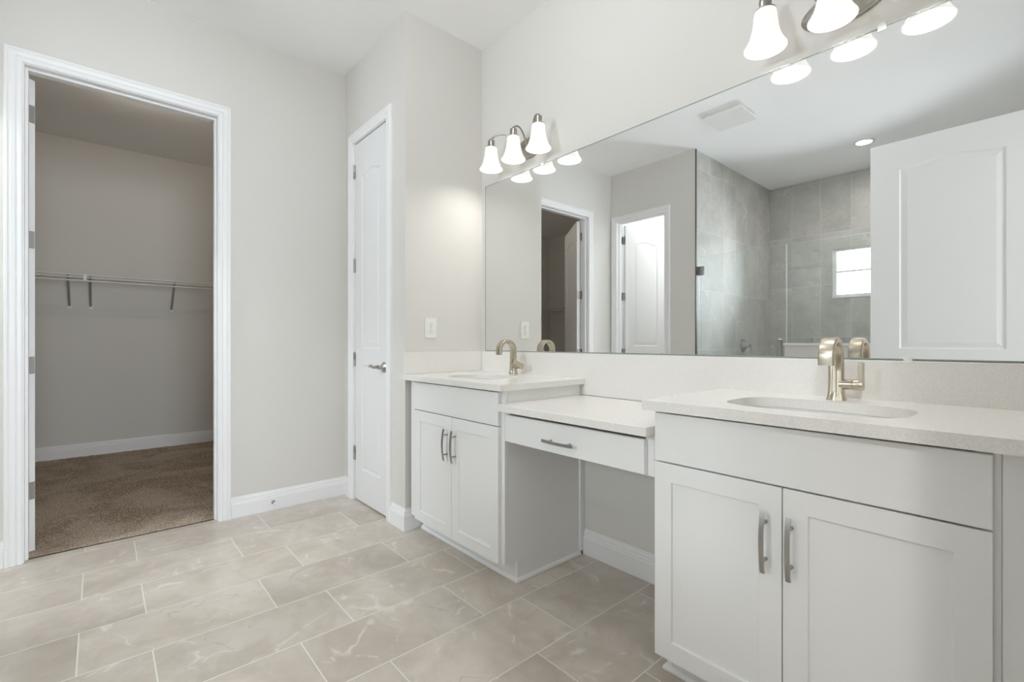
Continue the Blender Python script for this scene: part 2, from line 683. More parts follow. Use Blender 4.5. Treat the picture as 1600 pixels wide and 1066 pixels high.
# closet shell
m = MB()
m.box(-6.24, -6.125, -2.6, 1.35, 0, ZC)
struct(m.build('wall_closet_back', M_WALL), 'closet rear wall behind the wire shelf', 'wall')
m = MB()
m.box(-6.125, XL - T, -2.6, -2.5, 0, ZC)
struct(m.build('wall_closet_left', M_WALL), 'far left wall inside the dark closet', 'wall')
m = MB()
m.box(-6.125, XL - T, 1.25, 1.35, 0, ZC)
struct(m.build('wall_closet_right', M_WALL), 'right wall inside the dark closet', 'wall')
m = MB()
m.box(-6.24, XL - T, -2.6, 1.35, ZC, ZC + 0.08)
struct(m.build('ceiling', M_CEIL), 'closet ceiling seen through the doorway', 'ceiling')
m = MB()
m.box(-6.24, XL - 0.05, -2.6, 1.35, -0.08, -0.012)
struct(m.build('floor_closet', M_CARPET), 'subfloor under the closet carpet', 'floor')
# carpet pile: dense displaced sheet
random.seed(3)
m = MB()
x0, x1, y0, y1 = -6.125, XL - 0.052, -2.5, 1.25
nx, ny = 150, 200
vs, fs = [], []
for i in range(nx + 1):
    for j in range(ny + 1):
        inside = 0 < i < nx and 0 < j < ny
        z = 0.004 + (random.random() * 0.006 if inside else 0)
        vs.append((x0 + (x1 - x0) * i / nx, y0 + (y1 - y0) * j / ny, z))
for i in range(nx):
    for j in range(ny):
        a = i * (ny + 1) + j
        fs.append((a, a + ny + 1, a + ny + 2, a + 1))
m.add(vs, fs, 0, True)
# the carpet goes on between the jambs
tag(m.build('carpet', M_CARPET), 'brown flecked cut pile carpet covering the closet floor', 'carpet', None, 'stuff')

# toilet room back, with a window
m = MB()
wall_y(m, -2.6, -2.5, XL, XS - T, 0, ZC, [(-3.2, -2.6, 1.75, 2.6)])
struct(m.build('wall_toilet_back', M_WALL), 'far wall of the bright toilet room', 'wall')

# bedroom beyond the entry doorway
m = MB()
m.box(XR + T, 4.1, -2.5, 3.5, -0.08, 0.0)
struct(m.build('floor_bedroom', M_BEDFLOOR), 'pale carpet floor of the bedroom behind the camera', 'floor')
m = MB()
m.box(XR + T, 4.1, -2.5, 3.5, ZC, ZC + 0.08)
struct(m.build('ceiling_bedroom', M_CEIL), 'white bedroom ceiling behind the camera', 'ceiling')
m = MB()
wall_x(m, 4.0, 4.1, -2.5, 3.5, 0, ZC, [(-0.7, 1.5, 0.8, 2.3)])
m.box(XR + T, 4.0, -2.6, -2.5, 0, ZC)
m.box(XR + T, 4.0, 3.5, 3.6, 0, ZC)
m.box(XR + 0.02, XR + T, YB + 0.1, 3.5, 0, ZC)
struct(m.build('wall_bedroom', M_WALL), 'greige walls of the bedroom behind the camera', 'wall')

# ------------------------------------------------------------------ windows


def window(name, xa, xb, za, zb, y, label, rail=True):
    fr = MB()
    w, d = 0.03, 0.05
    fr.box(xa, xb, y - d, y, za, za + w).box(xa, xb, y - d, y, zb - w, zb)
    fr.box(xa, xa + w, y - d, y, za + w, zb - w).box(xb - w, xb, y - d, y, za + w, zb - w)
    zm = (za + zb) / 2 + 0.012
    if rail:
        fr.box(xa + w, xb - w, y - d * 0.8, y - 0.005, zm - 0.011, zm + 0.011)
    e = empty(name, (0, 0, 0))
    struct(e, label, 'window')
    fr.build('window_frame', M_TRIM, e, 0.002)
    MB().box(xa + w, xb - w, y - d * 0.55, y - d * 0.45, za + w, zb - w).build('pane', M_PANE, e)
    return e


window('window_1', -1.64, -1.02, 1.63, 2.19, YS - 0.03, 'small bright window high in the grey tiled shower wall')
m = MB()
m.box(-1.645, -1.015, YS - 0.03, YS + 0.006, 1.618, 1.632)
struct(m.build('trim_4', M_TRIM), 'white sill under the shower window', 'trim')
window('window_2', -3.2, -2.6, 1.75, 2.6, -2.53, 'toilet room window on its far wall')
e = empty('window_3')  # unseen window, added so daylight fills in through the entry doorway
struct(e, 'large unseen bedroom window behind the camera, added for fill daylight', 'window')
m = MB()
for ya, yb, za, zb in ((-0.7, 1.5, 0.8, 0.84), (-0.7, 1.5, 2.26, 2.3), (-0.7, -0.66, 0.84, 2.26), (1.46, 1.5, 0.84, 2.26), (0.38, 0.42, 0.84, 2.26)):
    m.box(4.02, 4.07, ya, yb, za, zb)
m.build('window_frame', M_TRIM, e)
MB().box(4.04, 4.046, -0.66, 1.46, 0.84, 2.26).build('pane', M_PANE, e)

# ------------------------------------------------------------------ jambs, casings, baseboards


def jamb_x(x0, x1, ya, yb, zt, stop_x):
    m = MB()
    m.box(x0, x1, ya - 0.02, ya, 0.001, zt + 0.02).box(x0, x1, yb, yb + 0.02, 0.001, zt + 0.02).box(x0, x1, ya, yb, zt, zt + 0.02)
    s0, s1 = stop_x
    m.box(s0, s1, ya, ya + 0.011, 0.001, zt).box(s0, s1, yb - 0.011, yb, 0.001, zt).box(s0, s1, ya + 0.011, yb - 0.011, zt - 0.011, zt)
    return m


def jamb_y(y0, y1, xa, xb, zt, stop_y):
    m = MB()
    m.box(xa - 0.02, xa, y0, y1, 0.001, zt + 0.02).box(xb, xb + 0.02, y0, y1, 0.001, zt + 0.02).box(xa, xb, y0, y1, zt, zt + 0.02)
    s0, s1 = stop_y
    m.box(xa, xa + 0.011, s0, s1, 0.001, zt).box(xb - 0.011, xb, s0, s1, 0.001, zt).box(xa + 0.011, xb - 0.011, s0, s1, zt - 0.011, zt)
    return m


ZO = 2.492
# closet doorway
m = jamb_x(XL - T, XL, -0.285, 0.542, ZO, (XL - 0.075, XL - 0.04))
casing(m, -0.289, 0.546, ZO + 0.004, lambda a, z, v: (XL + v, a, z))
casing(m, -0.289, 0.546, ZO + 0.004, lambda a, z, v: (XL - T - v, a, z))
struct(m.build('trim_5', M_TRIM), 'white moulded casing around the closet doorway', 'door trim')
# linen door
m = jamb_y(YN, YN + 0.1, -3.206, -2.704, ZO, (YN + 0.045, YN + 0.075))
casing(m, -3.210, -2.701, ZO + 0.003, lambda a, z, v: (a, YN - v, z), [(u * 0.98, v) for u, v in CASE])
struct(m.build('trim_6', M_TRIM), 'white casing around the narrow linen closet door', 'door trim')
# toilet doorway
m = jamb_y(YT - T, YT, -3.274, -2.668, ZO - 0.01, (YT - 0.07, YT - 0.035))
casing(m, -3.277, -2.665, ZO - 0.006, lambda a, z, v: (a, YT + v, z))
struct(m.build('trim_7', M_TRIM), 'white casing around the toilet room doorway in the mirror', 'door trim')
# entry doorway
m = jamb_x(XR, XR + T, -0.215, 0.605, ZO, (XR + 0.05, XR + 0.08))
casing(m, -0.218, 0.608, ZO + 0.003, lambda a, z, v: (XR - v * 0.6, a, z))
struct(m.build('trim_8', M_TRIM), 'white casing around the entry doorway', 'door trim')

m = MB()
sweep2d(m, BASE, [(XL, 0.612), (XL, YN), (-3.276, YN)], -1)
struct(m.build('baseboard_left', M_TRIM), 'white baseboard between the closet doorway and linen door', 'baseboard')
m = MB()
sweep2d(m, BASE, [(-2.636, YN), (XN, YN), (XN, 1.44)], -1)
struct(m.build('baseboard_nook', M_TRIM), 'short white baseboard wrapping the nook corner by the left vanity', 'baseboard')
m = MB()
sweep2d(m, BASE, [(-1.592, YB), (-0.847, YB)], -1)
struct(m.build('baseboard_back', M_TRIM), 'white baseboard in the knee space under the makeup counter', 'baseboard')
m = MB()
sweep2d(m, BASE, [(-2.599, YT), (XS - 0.002, YT)], 1)
struct(m.build('baseboard_front', M_TRIM), 'baseboard beside the toilet room doorway', 'baseboard')
m = MB()
sweep2d(m, BASE, [(XL, YT), (XL, -0.355)], -1)
struct(m.build('baseboard_left', M_TRIM), 'baseboard left of the closet doorway', 'baseboard')
m = MB()
sweep2d(m, BASE, [(XL - T, -2.5), (-6.125, -2.5), (-6.125, 1.25), (XL - T, 1.25)], -1)
struct(m.build('baseboard_closet', M_TRIM), 'white baseboard around the closet above brown carpet', 'baseboard')

# ------------------------------------------------------------------ doors


def hinge(parent, x, y, z, leaf_a=None, leaf_b=None):
    m = MB()
    m.lathe([(0.0075, z - 0.047), (0.0075, z - 0.015), (0.0068, z - 0.014), (0.0068, z + 0.014), (0.0075, z + 0.015), (0.0075, z + 0.047)], 14, 'z', (x, y, 0))
    m.lathe([(0.004, z + 0.047), (0.005, z + 0.051), (0.002, z + 0.054)], 10, 'z', (x, y, 0))
    for b in (leaf_a, leaf_b):
        if b:
            m.box(*b[:4], z - 0.045, z + 0.045)
    return m.build('hinge', M_NICKEL, parent, 0.0008)


PANELS = [(0.23, 0.95, 0), (1.06, 2.265, 0.03)]
# closet door, swung far into the closet
phi = math.radians(128)
e = empty('door_1', (XL - T - 0.006, -0.283, 0), math.pi / 2 + phi)
struct(e, 'white panelled closet door swung open into the dark closet', 'door')
mb = door_leaf('leaf', 0.81, 2.464, 0.158, PANELS)
lf = mb.build('door_leaf', M_DOOR, e, loc=(0.004, -0.0175, 0))
for z in HINGE_Z:
    m = MB()
    m.lathe([(0.007, z - 0.046), (0.007, z + 0.046)], 14, 'z', (0.001, 0.004, 0))
    m.box(0.0015, 0.0045, -0.032, 0.0, z - 0.045, z + 0.045)
    # fixed leaf back to the jamb, expressed in door space
    a = -phi
    c, s = math.cos(a), math.sin(a)
    q = [(0.0, 0.0), (0.0, -0.030), (-0.0025, -0.030), (-0.0025, 0.0)]
    q = [(x * c - y * s, x * s + y * c) for x, y in q]
    m.add([(x, y, z - 0.045) for x, y in q] + [(x, y, z + 0.045) for x, y in q],
          [(0, 1, 2, 3), (4, 5, 6, 7), (0, 1, 5, 4), (1, 2, 6, 5), (2, 3, 7, 6), (3, 0, 4, 7)])
    m.build('hinge', M_NICKEL, e)
lever_handle(e, 0.745, 0.946, -0.035, -1, -1)

# linen closet door (closed)
e = empty('door_2', (-3.203, YN + 0.024, 0))
struct(e, 'narrow closed white linen closet door with a nickel lever', 'door')
door_leaf('leaf', 0.496, 2.474, 0.11, [(0.23, 0.95, 0), (1.06, 2.24, 0.03)]).build('door_leaf', M_DOOR, e)
for z in HINGE_Z:
    hinge(e, -0.002, -0.023, z, (-0.012, 0.0, -0.0215, -0.0185), (0.0, 0.010, -0.0195, -0.0170))
lever_handle(e, 0.447, 0.946, -0.0175, -1, -1)
m = MB()
m.box(0.4955, 0.4985, -0.012, 0.012, 0.915, 0.975)
m.build('latch_plate', M_NICKEL, e)

# toilet room door, swung inward
e = empty('door_3', (-3.270, YT - T - 0.004, 0), math.radians(-73))
struct(e, 'white arched panel door standing open inside the bright toilet room', 'door')
door_leaf('leaf', 0.60, 2.452, 0.125, PANELS).build('door_leaf', M_DOOR, e, loc=(0.003, 0.0175, 0))
for z in HINGE_Z:
    m = MB()
    m.lathe([(0.0075, z - 0.046), (0.0075, z + 0.046)], 14, 'z', (0, 0, 0))
    m.box(0.0005, 0.0028, 0.0, 0.032, z - 0.045, z + 0.045)
    a = math.radians(73)
    c, s = math.cos(a), math.sin(a)
    q = [(0.0, 0.0), (0.0, 0.034), (-0.0030, 0.034), (-0.0030, 0.0)]
    q = [(x * c - y * s, x * s + y * c) for x, y in q]
    m.add([(x, y, z - 0.045) for x, y in q] + [(x, y, z + 0.045) for x, y in q],
          [(0, 1, 2, 3), (4, 5, 6, 7), (0, 1, 5, 4), (1, 2, 6, 5), (2, 3, 7, 6), (3, 0, 4, 7)])
    m.build('hinge', M_NICKEL, e)
lever_handle(e, 0.54, 0.946, 0.035, 1, -1)

# entry door, swung back beside the camera
e = empty('door_4', (0.003, -0.2475, 0), math.pi)
struct(e, 'white entry door standing open, its panelled face filling the mirror right end', 'door')
door_leaf('leaf', 0.81, 2.443, 0.157, PANELS).build('door_leaf', M_DOOR, e)
for z in HINGE_Z:
    hinge(e, -0.004, -0.012, z, (-0.0035, -0.0005, -0.014, 0.014))
lever_handle(e, 0.745, 0.946, -0.0175, -1, -1)

# ------------------------------------------------------------------ vanity cabinets
ZK = 0.917           # counter top
CT = 0.031
YF = 1.313           # counter front
YD = 1.343           # door faces
YR = 1.363           # face frame
YK = 1.439           # toe kick
YBK = 1.88


def pull(parent, x, z, vertical, y=YD):
    """bowed flat bar pull with two posts"""
    m = MB()
    n = 14
    L, w, t = 0.081, 0.0058, 0.0024
    pts, sec = [], []
    for i in range(n + 1):
        q = -1 + 2 * i / n
        bow = 0.024 + 0.010 * (1 - q * q)
        p = (x, y - bow, z + q * L) if vertical else (x + q * L, y - bow, z)
        pts.append(p)
        sec.append([(-t, -w), (t, -w), (t, w), (-t, w)])
    m.tube(pts, 1, section=sec, up=(0, 1, 0))
    for s in (-1, 1):
        p0 = (x, y - 0.0005, z + s * 0.05) if vertical else (x + s * 0.05, y - 0.0005, z)
        p1 = (p0[0], y - 0.0285, p0[2])
        m.tube([p0, (p0[0], y - 0.004, p0[2]), p1], [0.0052, 0.0045, 0.0045], 12, up=(1, 0, 0))
    return m.build('pull_handle', M_NICKEL, parent)


def shaker(x0, x1, z0, z1, fr=0.058):
    m = MB()
    t = YR - 0.001 - YD
    y0, y1 = YD, YR - 0.001
    # one joined frame with recessed panel
    a = [(x0, z0), (x1, z0), (x1, z1), (x0, z1)]
    b = [(x0 + fr, z0 + fr), (x1 - fr, z0 + fr), (x1 - fr, z1 - fr), (x0 + fr, z1 - fr)]
    b2 = [(x0 + fr + 0.002, z0 + fr + 0.002), (x1 - fr - 0.002, z0 + fr + 0.002), (x1 - fr - 0.002, z1 - fr - 0.002), (x0 + fr + 0.002, z1 - fr - 0.002)]
    vs = [(x, y0, z) for x, z in a] + [(x, y0, z) for x, z in b] + [(x, y0 + 0.0075, z) for x, z in b2] + [(x, y1, z) for x, z in a]
    fs = []
    for i in range(4):
        j = (i + 1) % 4
        fs += [(i, j, 4 + j, 4 + i), (4 + i, 4 + j, 8 + j, 8 + i), (i, j, 12 + j, 12 + i)]
    fs += [(8, 9, 10, 11), (12, 13, 14, 15)]
    m.add(vs, fs)
    return m


def cabinet(label, x0, x1, fx0, fxm, fx1, pulls, filler=None):
    e = empty('vanity_cabinet', ((x0 + x1) / 2, (YR + YBK) / 2, 0))
    tag(e, label, 'cabinet', 'white shaker vanity cabinets')
    ox, oy = e.location.x, e.location.y
    def fin(mb, name, mat, bev=0.0015, par=None):
        o_ = mb.build(name, mat, par or e, bev)
        if par is None:
            o_.location = (-ox, -oy, 0)
        return o_
    z1 = ZK - CT - 0.002
    c = MB()
    for (a, b) in ((x0, x0 + 0.016), (x1 - 0.016, x1)):
        c.box(a, b, YK, YBK, 0.001, 0.10)
        c.box(a, b, YR + 0.019, YBK, 0.10, z1)
    c.box(x0 + 0.016, x1 - 0.016, YR + 0.019, YBK, 0.10, 0.118)
    c.box(x0 + 0.016, x1 - 0.016, YBK - 0.008, YBK, 0.118, z1)
    c.box(x0 + 0.016, x1 - 0.016, YBK - 0.028, YBK - 0.008, z1 - 0.03, z1)
    fin(c, 'carcass', M_CAB)
    f = MB()
    f.box(x0, x0 + 0.04, YR, YR + 0.019, 0.10, z1).box(x1 - 0.04, x1, YR, YR + 0.019, 0.10, z1)
    f.box(x0 + 0.04, x1 - 0.04, YR, YR + 0.019, 0.10, 0.14)
    fin(f, 'face_frame', M_CAB)
    fin(MB().box(x0 + 0.016, x1 - 0.016, YK, YK + 0.015, 0.001, 0.0995), 'toe_kick', M_CAB)
    s = MB()
    sh = [(0, 0.001), (0.012, 0.001), (0.0115, 0.008), (0.008, 0.015), (0.003, 0.019), (0, 0.019)]
    return e, fin, sh


DZ0, DZ1, FZ0, FZ1 = 0.101, 0.720, 0.7245, 0.877
e, fin, sh = cabinet('white double-door vanity cabinet beside the linen closet nook', -2.448, -1.605, -2.374, -1.999, -1.627, None)
s = MB()
sweep2d(s, sh, [(-2.448, YK), (-1.605, YK), (-1.605, 1.875)], -1)
fin(s, 'shoe_molding', M_TRIM, 0)
fin(MB().box(-1.6045, -1.593, 1.868, 1.9035, 0.02, 0.655), 'scribe_strip', M_TRIM, 0.002)
fin(MB().box(-2.374, -1.627, YD, YR - 0.001, FZ0, FZ1), 'drawer_front', M_CAB, 0.002)
for a, b, px in ((-2.374, -2.0005, -2.036), (-1.9975, -1.627, -1.962)):
    d = fin(shaker(a, b, DZ0, DZ1), 'door', M_CAB, 0.0012)
    pull(d, px, 0.578, True)

e, fin, sh = cabinet('wide white double-door vanity cabinet in the right foreground', -0.845, -0.058, -0.834, -0.456, -0.070, None)
s = MB()
sweep2d(s, sh, [(-0.845, 1.875), (-0.845, YK), (-0.058, YK)], -1)
fin(s, 'shoe_molding', M_TRIM, 0)
fin(MB().box(-0.834, -0.070, YD, YR - 0.001, FZ0, FZ1), 'drawer_front', M_CAB, 0.002)
for a, b, px in ((-0.834, -0.4585, -0.497), (-0.4555, -0.070, -0.4345)):
    d = fin(shaker(a, b, DZ0, DZ1), 'door', M_CAB, 0.0012)
    pull(d, px, 0.572, True)
fin(MB().box(-0.0575, XR - 0.001, YR - 0.006, YR + 0.018, 0.001, ZK - CT - 0.001), 'filler_strip', M_CAB)

# makeup drawer between the cabinets
e = empty('makeup_drawer_unit', (-1.225, 1.62, 0.66))
tag(e, 'white shallow drawer unit bridging the knee space between the vanities', 'drawer unit')


def fin(mb, name, mat, bev=0.0015):
    o_ = mb.build(name, mat, e, bev)
    o_.location = (1.225, -1.62, -0.66)
    return o_


f = MB()
f.box(-1.604, -1.57, YR, YR + 0.019, 0.660, 0.797).box(-0.88, -0.846, YR, YR + 0.019, 0.660, 0.797)
f.box(-1.57, -0.88, YR, YR + 0.019, 0.660, 0.675)
f.box(-1.603, -1.588, YR + 0.019, YBK, 0.665, 0.797).box(-0.862, -0.847, YR + 0.019, YBK, 0.665, 0.797)
f.box(-1.588, -0.862, YBK - 0.016, YBK, 0.665, 0.797)
fin(f, 'apron_frame', M_CAB)
d = fin(MB().box(-1.580, -0.873, YD, YR - 0.001, 0.667, 0.783), 'drawer_front', M_CAB, 0.002)
pull(d, -1.245, 0.713, False)
fin(MB().box(-1.55, -0.90, YR + 0.0005, YBK - 0.03, 0.676, 0.755), 'drawer_box', M_CABIN)

# ------------------------------------------------------------------ worktops, splashes


def srad(a, rx, ry, n=3.4):
    c, s = abs(math.cos(a)), abs(math.sin(a))
    return ((c / rx) ** n + (s / ry) ** n) ** (-1 / n)


def worktop(name, x0, x1, y0, y1, z, label, hole=None):
    m = MB()
    zb = z - CT
    if hole is None:
        m.box(x0, x1, y0, y1, zb, z)
    else:
        cx, cyy, rx, ry = hole
        angs = [2 * math.pi * i / 96 for i in range(96)]
        for (x, y) in ((x0, y0), (x1, y0), (x1, y1), (x0, y1)):
            angs.append(math.atan2(y - cyy, x - cx) % (2 * math.pi))
        angs = sorted(set(round(a, 9) for a in angs))
        inn, outp = [], []
        for a in angs:
            c, s = math.cos(a), math.sin(a)
            r = srad(a, rx, ry)
            inn.append((cx + c * r, cyy + s * r))
            t = 1e9
            if c > 1e-9:
                t = min(t, (x1 - cx) / c)
            if c < -1e-9:
                t = min(t, (x0 - cx) / c)
            if s > 1e-9:
                t = min(t, (y1 - cyy) / s)
            if s < -1e-9:
                t = min(t, (y0 - cyy) / s)
            outp.append((cx + c * t, cyy + s * t))
        n = len(angs)
        vs = [(x, y, z) for x, y in inn] + [(x, y, z) for x, y in outp] + [(x, y, zb) for x, y in inn] + [(x, y, zb) for x, y in outp]
        fs = []
        for i in range(n):
            j = (i + 1) % n
            fs += [(i, j, n + j, n + i), (2 * n + i, 3 * n + i, 3 * n + j, 2 * n + j), (n + i, n + j, 3 * n + j, 3 * n + i), (i, 2 * n + i, 2 * n + j, j)]
        m.add(vs, fs)
    o = m.build(name, M_QUARTZ, None, 0.0025)
    return tag(o, label, 'countertop', 'white quartz countertops')


HL = (-2.030, 1.565, 0.200, 0.150)
HR = (-0.447, 1.565, 0.225, 0.155)
worktop('countertop', XN + 0.001, -1.578, YF, 1.8835, ZK, 'white quartz countertop of the far vanity by the nook wall', HL)
worktop('countertop', -1.604, -0.8465, YF, 1.8835, 0.829, 'lower white quartz countertop over the knee space')
worktop('countertop', -0.862, XR - 0.001, YF, 1.8835, ZK, 'white quartz countertop of the near vanity in the right foreground', HR)
o = MB().box(XN + 0.001, XR - 0.001, 1.884, YB - 0.0005, 0.830, 1.045).build('backsplash', M_QUARTZ, None, 0.002)
tag(o, 'long white quartz backsplash strip under the mirror', 'backsplash')
o = MB().box(XN + 0.0005, XN + 0.020, YF + 0.012, 1.8835, ZK + 0.0005, 1.045).build('side_splash', M_QUARTZ, None, 0.002)
tag(o, 'short white quartz side splash on the nook wall below the outlet', 'backsplash')


def sink(hole, label):
    cx, cyy, rx, ry = hole
    e = empty('sink', (cx, cyy, ZK - CT - 0.15))
    tag(e, label, 'sink', 'undermount sinks')
    n = 72
    m = MB()
    rings = []
    top = 0.15 - 0.0008
    for dx, dz in ((0.026, top), (0.006, top), (0.005, top - 0.01), (-0.004, top - 0.06), (-0.02, top - 0.105), (-0.05, top - 0.130), (-0.10, top - 0.139)):
        rings.append([(math.cos(2 * math.pi * i / n) * srad(2 * math.pi * i / n, rx + dx, ry + dx), math.sin(2 * math.pi * i / n) * srad(2 * math.pi * i / n, rx + dx, ry + dx), dz) for i in range(n)])
    rings.append([(0.024 * math.cos(2 * math.pi * i / n), 0.024 * math.sin(2 * math.pi * i / n), top - 0.144) for i in range(n)])
    vs = [p for r in rings for p in r]
    fs = []
    for q in range(len(rings) - 1):
        for i in range(n):
            j = (i + 1) % n
            fs.append((q * n + i, q * n + j, (q + 1) * n + j, (q + 1) * n + i))
    m.add(vs, fs, 0, True)
    b = m.build('bowl', M_CERAMIC, e)
    for v in b.data.polygons:
        v.use_smooth = True
    d = MB()
    d.lathe([(0.023, top - 0.143), (0.022, top - 0.141), (0.017, top - 0.142), (0.015, top - 0.139), (0.006, top - 0.137), (0.0001, top - 0.1368)], 28)
    d.build('drain', M_CHROME, e)
    return e


sink(HL, 'white undermount sink in the far vanity counter')
sink(HR, 'white undermount sink in the near vanity counter')

# ------------------------------------------------------------------ faucets


def faucet(x, y, label, turn=0.0):
    e = empty('faucet', (x, y, ZK))
    tag(e, label, 'faucet', 'brushed nickel single-lever faucets')

    def rr(w, d):
        """strap section: first axis is x (width), second is depth; a raised crease runs along its outer side"""
        r = min(w, d) * 0.55
        pts = []
        for (sx, sy, a0) in ((1, 1, 0), (-1, 1, 90), (-1, -1, 180), (1, -1, 270)):
            if a0 == 270:
                pts += [(-w * 0.42, -d), (-w * 0.30, -d - 0.0022), (w * 0.08, -d - 0.0022), (w * 0.20, -d)]
            for i in range(6):
                a = math.radians(a0 + 18 * i)
                pts.append((sx * (w - r) + r * math.cos(a), sy * (d - r) + r * math.sin(a)))
        return pts
    pts, sec = [], []
    for z, w, d in ((0.0, 0.0268, 0.0185), (0.004, 0.0262, 0.018), (0.012, 0.0238, 0.0158), (0.03, 0.0218, 0.0142), (0.07, 0.0210, 0.0128), (0.105, 0.0210, 0.0116), (0.132, 0.0210, 0.0104)):
        pts.append((0, 0, z))
        sec.append(rr(w, d))
    R = 0.0535
    for i in range(1, 25):
        a = math.pi * i / 24
        pts.append((0, -R + R * math.cos(a), 0.139 + R * math.sin(a)))
        sec.append(rr(0.0210, 0.0102 - 0.0018 * i / 24))
    for z in (0.128, 0.115):
        pts.append((0, -2 * R, z))
        sec.append(rr(0.0210, 0.0084))
    m = MB()
    m.tube(pts, 1, section=sec, up=(1, 0, 0))
    m.build('spout', M_FAUCET, e)
    m = MB()
    m.lathe([(0.0165, 0.010), (0.0165, 0.044), (0.0155, 0.0445), (0.0155, 0.046), (0.0165, 0.0465), (0.0165, 0.070), (0.0155, 0.072)], 28, 'x', (0, 0, 0.0))
    m.box(0.0595, 0.0718, -0.014, 0.014, -0.016, 0.070)
    m.build('lever', M_FAUCET, e, 0.0015, loc=(0, 0, 0.052), rot=(turn, 0, 0))
    return e


faucet(-2.030, 1.790, 'brushed nickel arched faucet on the far vanity, its lever tilted forward', math.radians(65))
faucet(-0.447, 1.785, 'brushed nickel arched faucet on the near vanity, its lever upright')

# ------------------------------------------------------------------ mirror
e = empty('wall_mirror', (-1.2, 1.9, 1.049))
tag(e, 'very wide frameless mirror above both vanities', 'mirror')
m = MB()
m.box(-2.43, XR - 0.012, 1.898, 1.9035, 1.0485, 2.123, 1, {'-y': 0})
o = m.build('mirror_glass', [M_MIRROR, M_GLASSEDGE], e)
o.location = (1.2, -1.9, -1.049)
m = MB()
xa, xb, za, zb, w = -2.431, XR - 0.011, 1.0475, 2.124, 0.004
for q in ((xa, xb, za, za + w), (xa, xb, zb - w, zb), (xa, xa + w, za + w, zb - w), (xb - w, xb, za + w, zb - w)):
    m.box(q[0], q[1], 1.8968, 1.8978, q[2], q[3])
o = m.build('mirror_edge', M_GLASSEDGE, e)
o.location = (1.2, -1.9, -1.049)
for x, z, s in ((-0.35, 2.123, 1), (-0.285, 1.0485, -1), (-1.90, 2.123, 1)):
    m = MB()
    m.box(x - 0.011, x + 0.011, 1.8955, 1.898, z - s * 0.012, z + s * 0.008)
    if s > 0:
        m.box(x - 0.008, x + 0.008, 1.898, 1.9038, z + 0.0005, z + 0.016)
    o = m.build('mirror_clip', M_PLASTIC, e, 0.0008)
    o.location = (1.2, -1.9, -1.049)

# ------------------------------------------------------------------ vanity lights


def vanity_light(xc, label):
    e = empty('vanity_light', (xc, YB, 2.25))
    tag(e, label, 'wall light', 'three-bell vanity lights')
    m = MB()
    n = 48
    vs, fs = [], []
    prof = [(1.0, 0.0), (1.0, -0.006), (0.97, -0.010), (0.9, -0.012), (0.86, -0.016), (0.5, -0.021), (0.2, -0.024)]
    for k, d in prof:
        for i in range(n):
            a = 2 * math.pi * i / n
            vs.append((0.128 * k * math.cos(a) if k > 0.3 else 0.03 * math.cos(a), d - 0.0005, 0.062 * k * math.sin(a) if k > 0.3 else 0.02 * math.sin(a)))
    for q in range(len(prof) - 1):
        for i in range(n):
            j = (i + 1) % n
            fs.append((q * n + i, q * n + j, (q + 1) * n + j, (q + 1) * n + i))
    fs.append(tuple((len(prof) - 1) * n + i for i in range(n)))
    fs.append(tuple(reversed(range(n))))
    m.add(vs, fs, 0, True)
    m.build('back_plate', M_LAMPMETAL, e)
    yb = 1.773 - YB
    for k in (-1, 0, 1):
        bx = 0.203 * k
        ar = MB()
        p0 = Vector((0.045 * k, -0.020, 0.0))
        p3 = Vector((bx, yb, 0.082))
        p1 = p0 + Vector((0.04 * k, -0.035, 0.075))
        p2 = p3 + Vector((-0.07 * k, 0.05 if k == 0 else 0.025, 0.045))
        pts = []
        for i in range(21):
            t = i / 20
            pts.append(p0 * (1 - t) ** 3 + p1 * 3 * t * (1 - t) ** 2 + p2 * 3 * t * t * (1 - t) + p3 * t ** 3)
        ar.tube(pts, 0.0052, 10)
        # small curled finial past the socket
        q = (p3 - p2).normalized()
        ar.tube([p3, p3 + q * 0.010 + Vector((0, 0, 0.0)), p3 + q * 0.016 + Vector((0, 0, 0.004))], [0.0052, 0.0045, 0.003], 8)
        ar.build('arm', M_LAMPMETAL, e)
        so = MB()
        so.lathe([(0.006, 0.080), (0.008, 0.073), (0.0195, 0.071), (0.0205, 0.068), (0.0205, 0.060), (0.0195, 0.059), (0.0195, 0.057), (0.0205, 0.056), (0.0205, 0.038), (0.024, 0.036), (0.034, 0.031), (0.0345, 0.027), (0.030, 0.026)], 28, 'z', (bx, yb, 0))
        so.build('socket', M_LAMPMETAL, e)
        sp = MB()
        out = [(0.029, 0.030), (0.0345, 0.026), (0.037, 0.012), (0.0385, -0.008), (0.0415, -0.030), (0.047, -0.054), (0.0545, -0.076), (0.063, -0.092), (0.069, -0.1005), (0.0695, -0.1035)]
        inn = [(r - 0.003, z) for r, z in reversed(out[1:])] + [(0.0001, 0.026)]
        sp.lathe(out + inn, 40, 'z', (bx, yb, 0), cap=False)
        sp.build('lamp_shade', M_SHADE, e)
        bu = MB()
        prof = [(0.0001, -0.093)]
        for i in range(1, 11):
            a = -math.pi / 2 + math.pi * i / 11
            prof.append((0.031 * math.cos(a), -0.062 + 0.031 * math.sin(a)))
        prof += [(0.014, -0.022), (0.014, 0.01)]
        bu.lathe(prof, 20, 'z', (bx, yb, 0))
        bu.build('bulb', M_BULB, e)
    return e


vanity_light(-2.010, 'three-bell nickel vanity light over the far sink')
vanity_light(-0.455, 'three-bell nickel vanity light over the near sink, cut by the photo top')

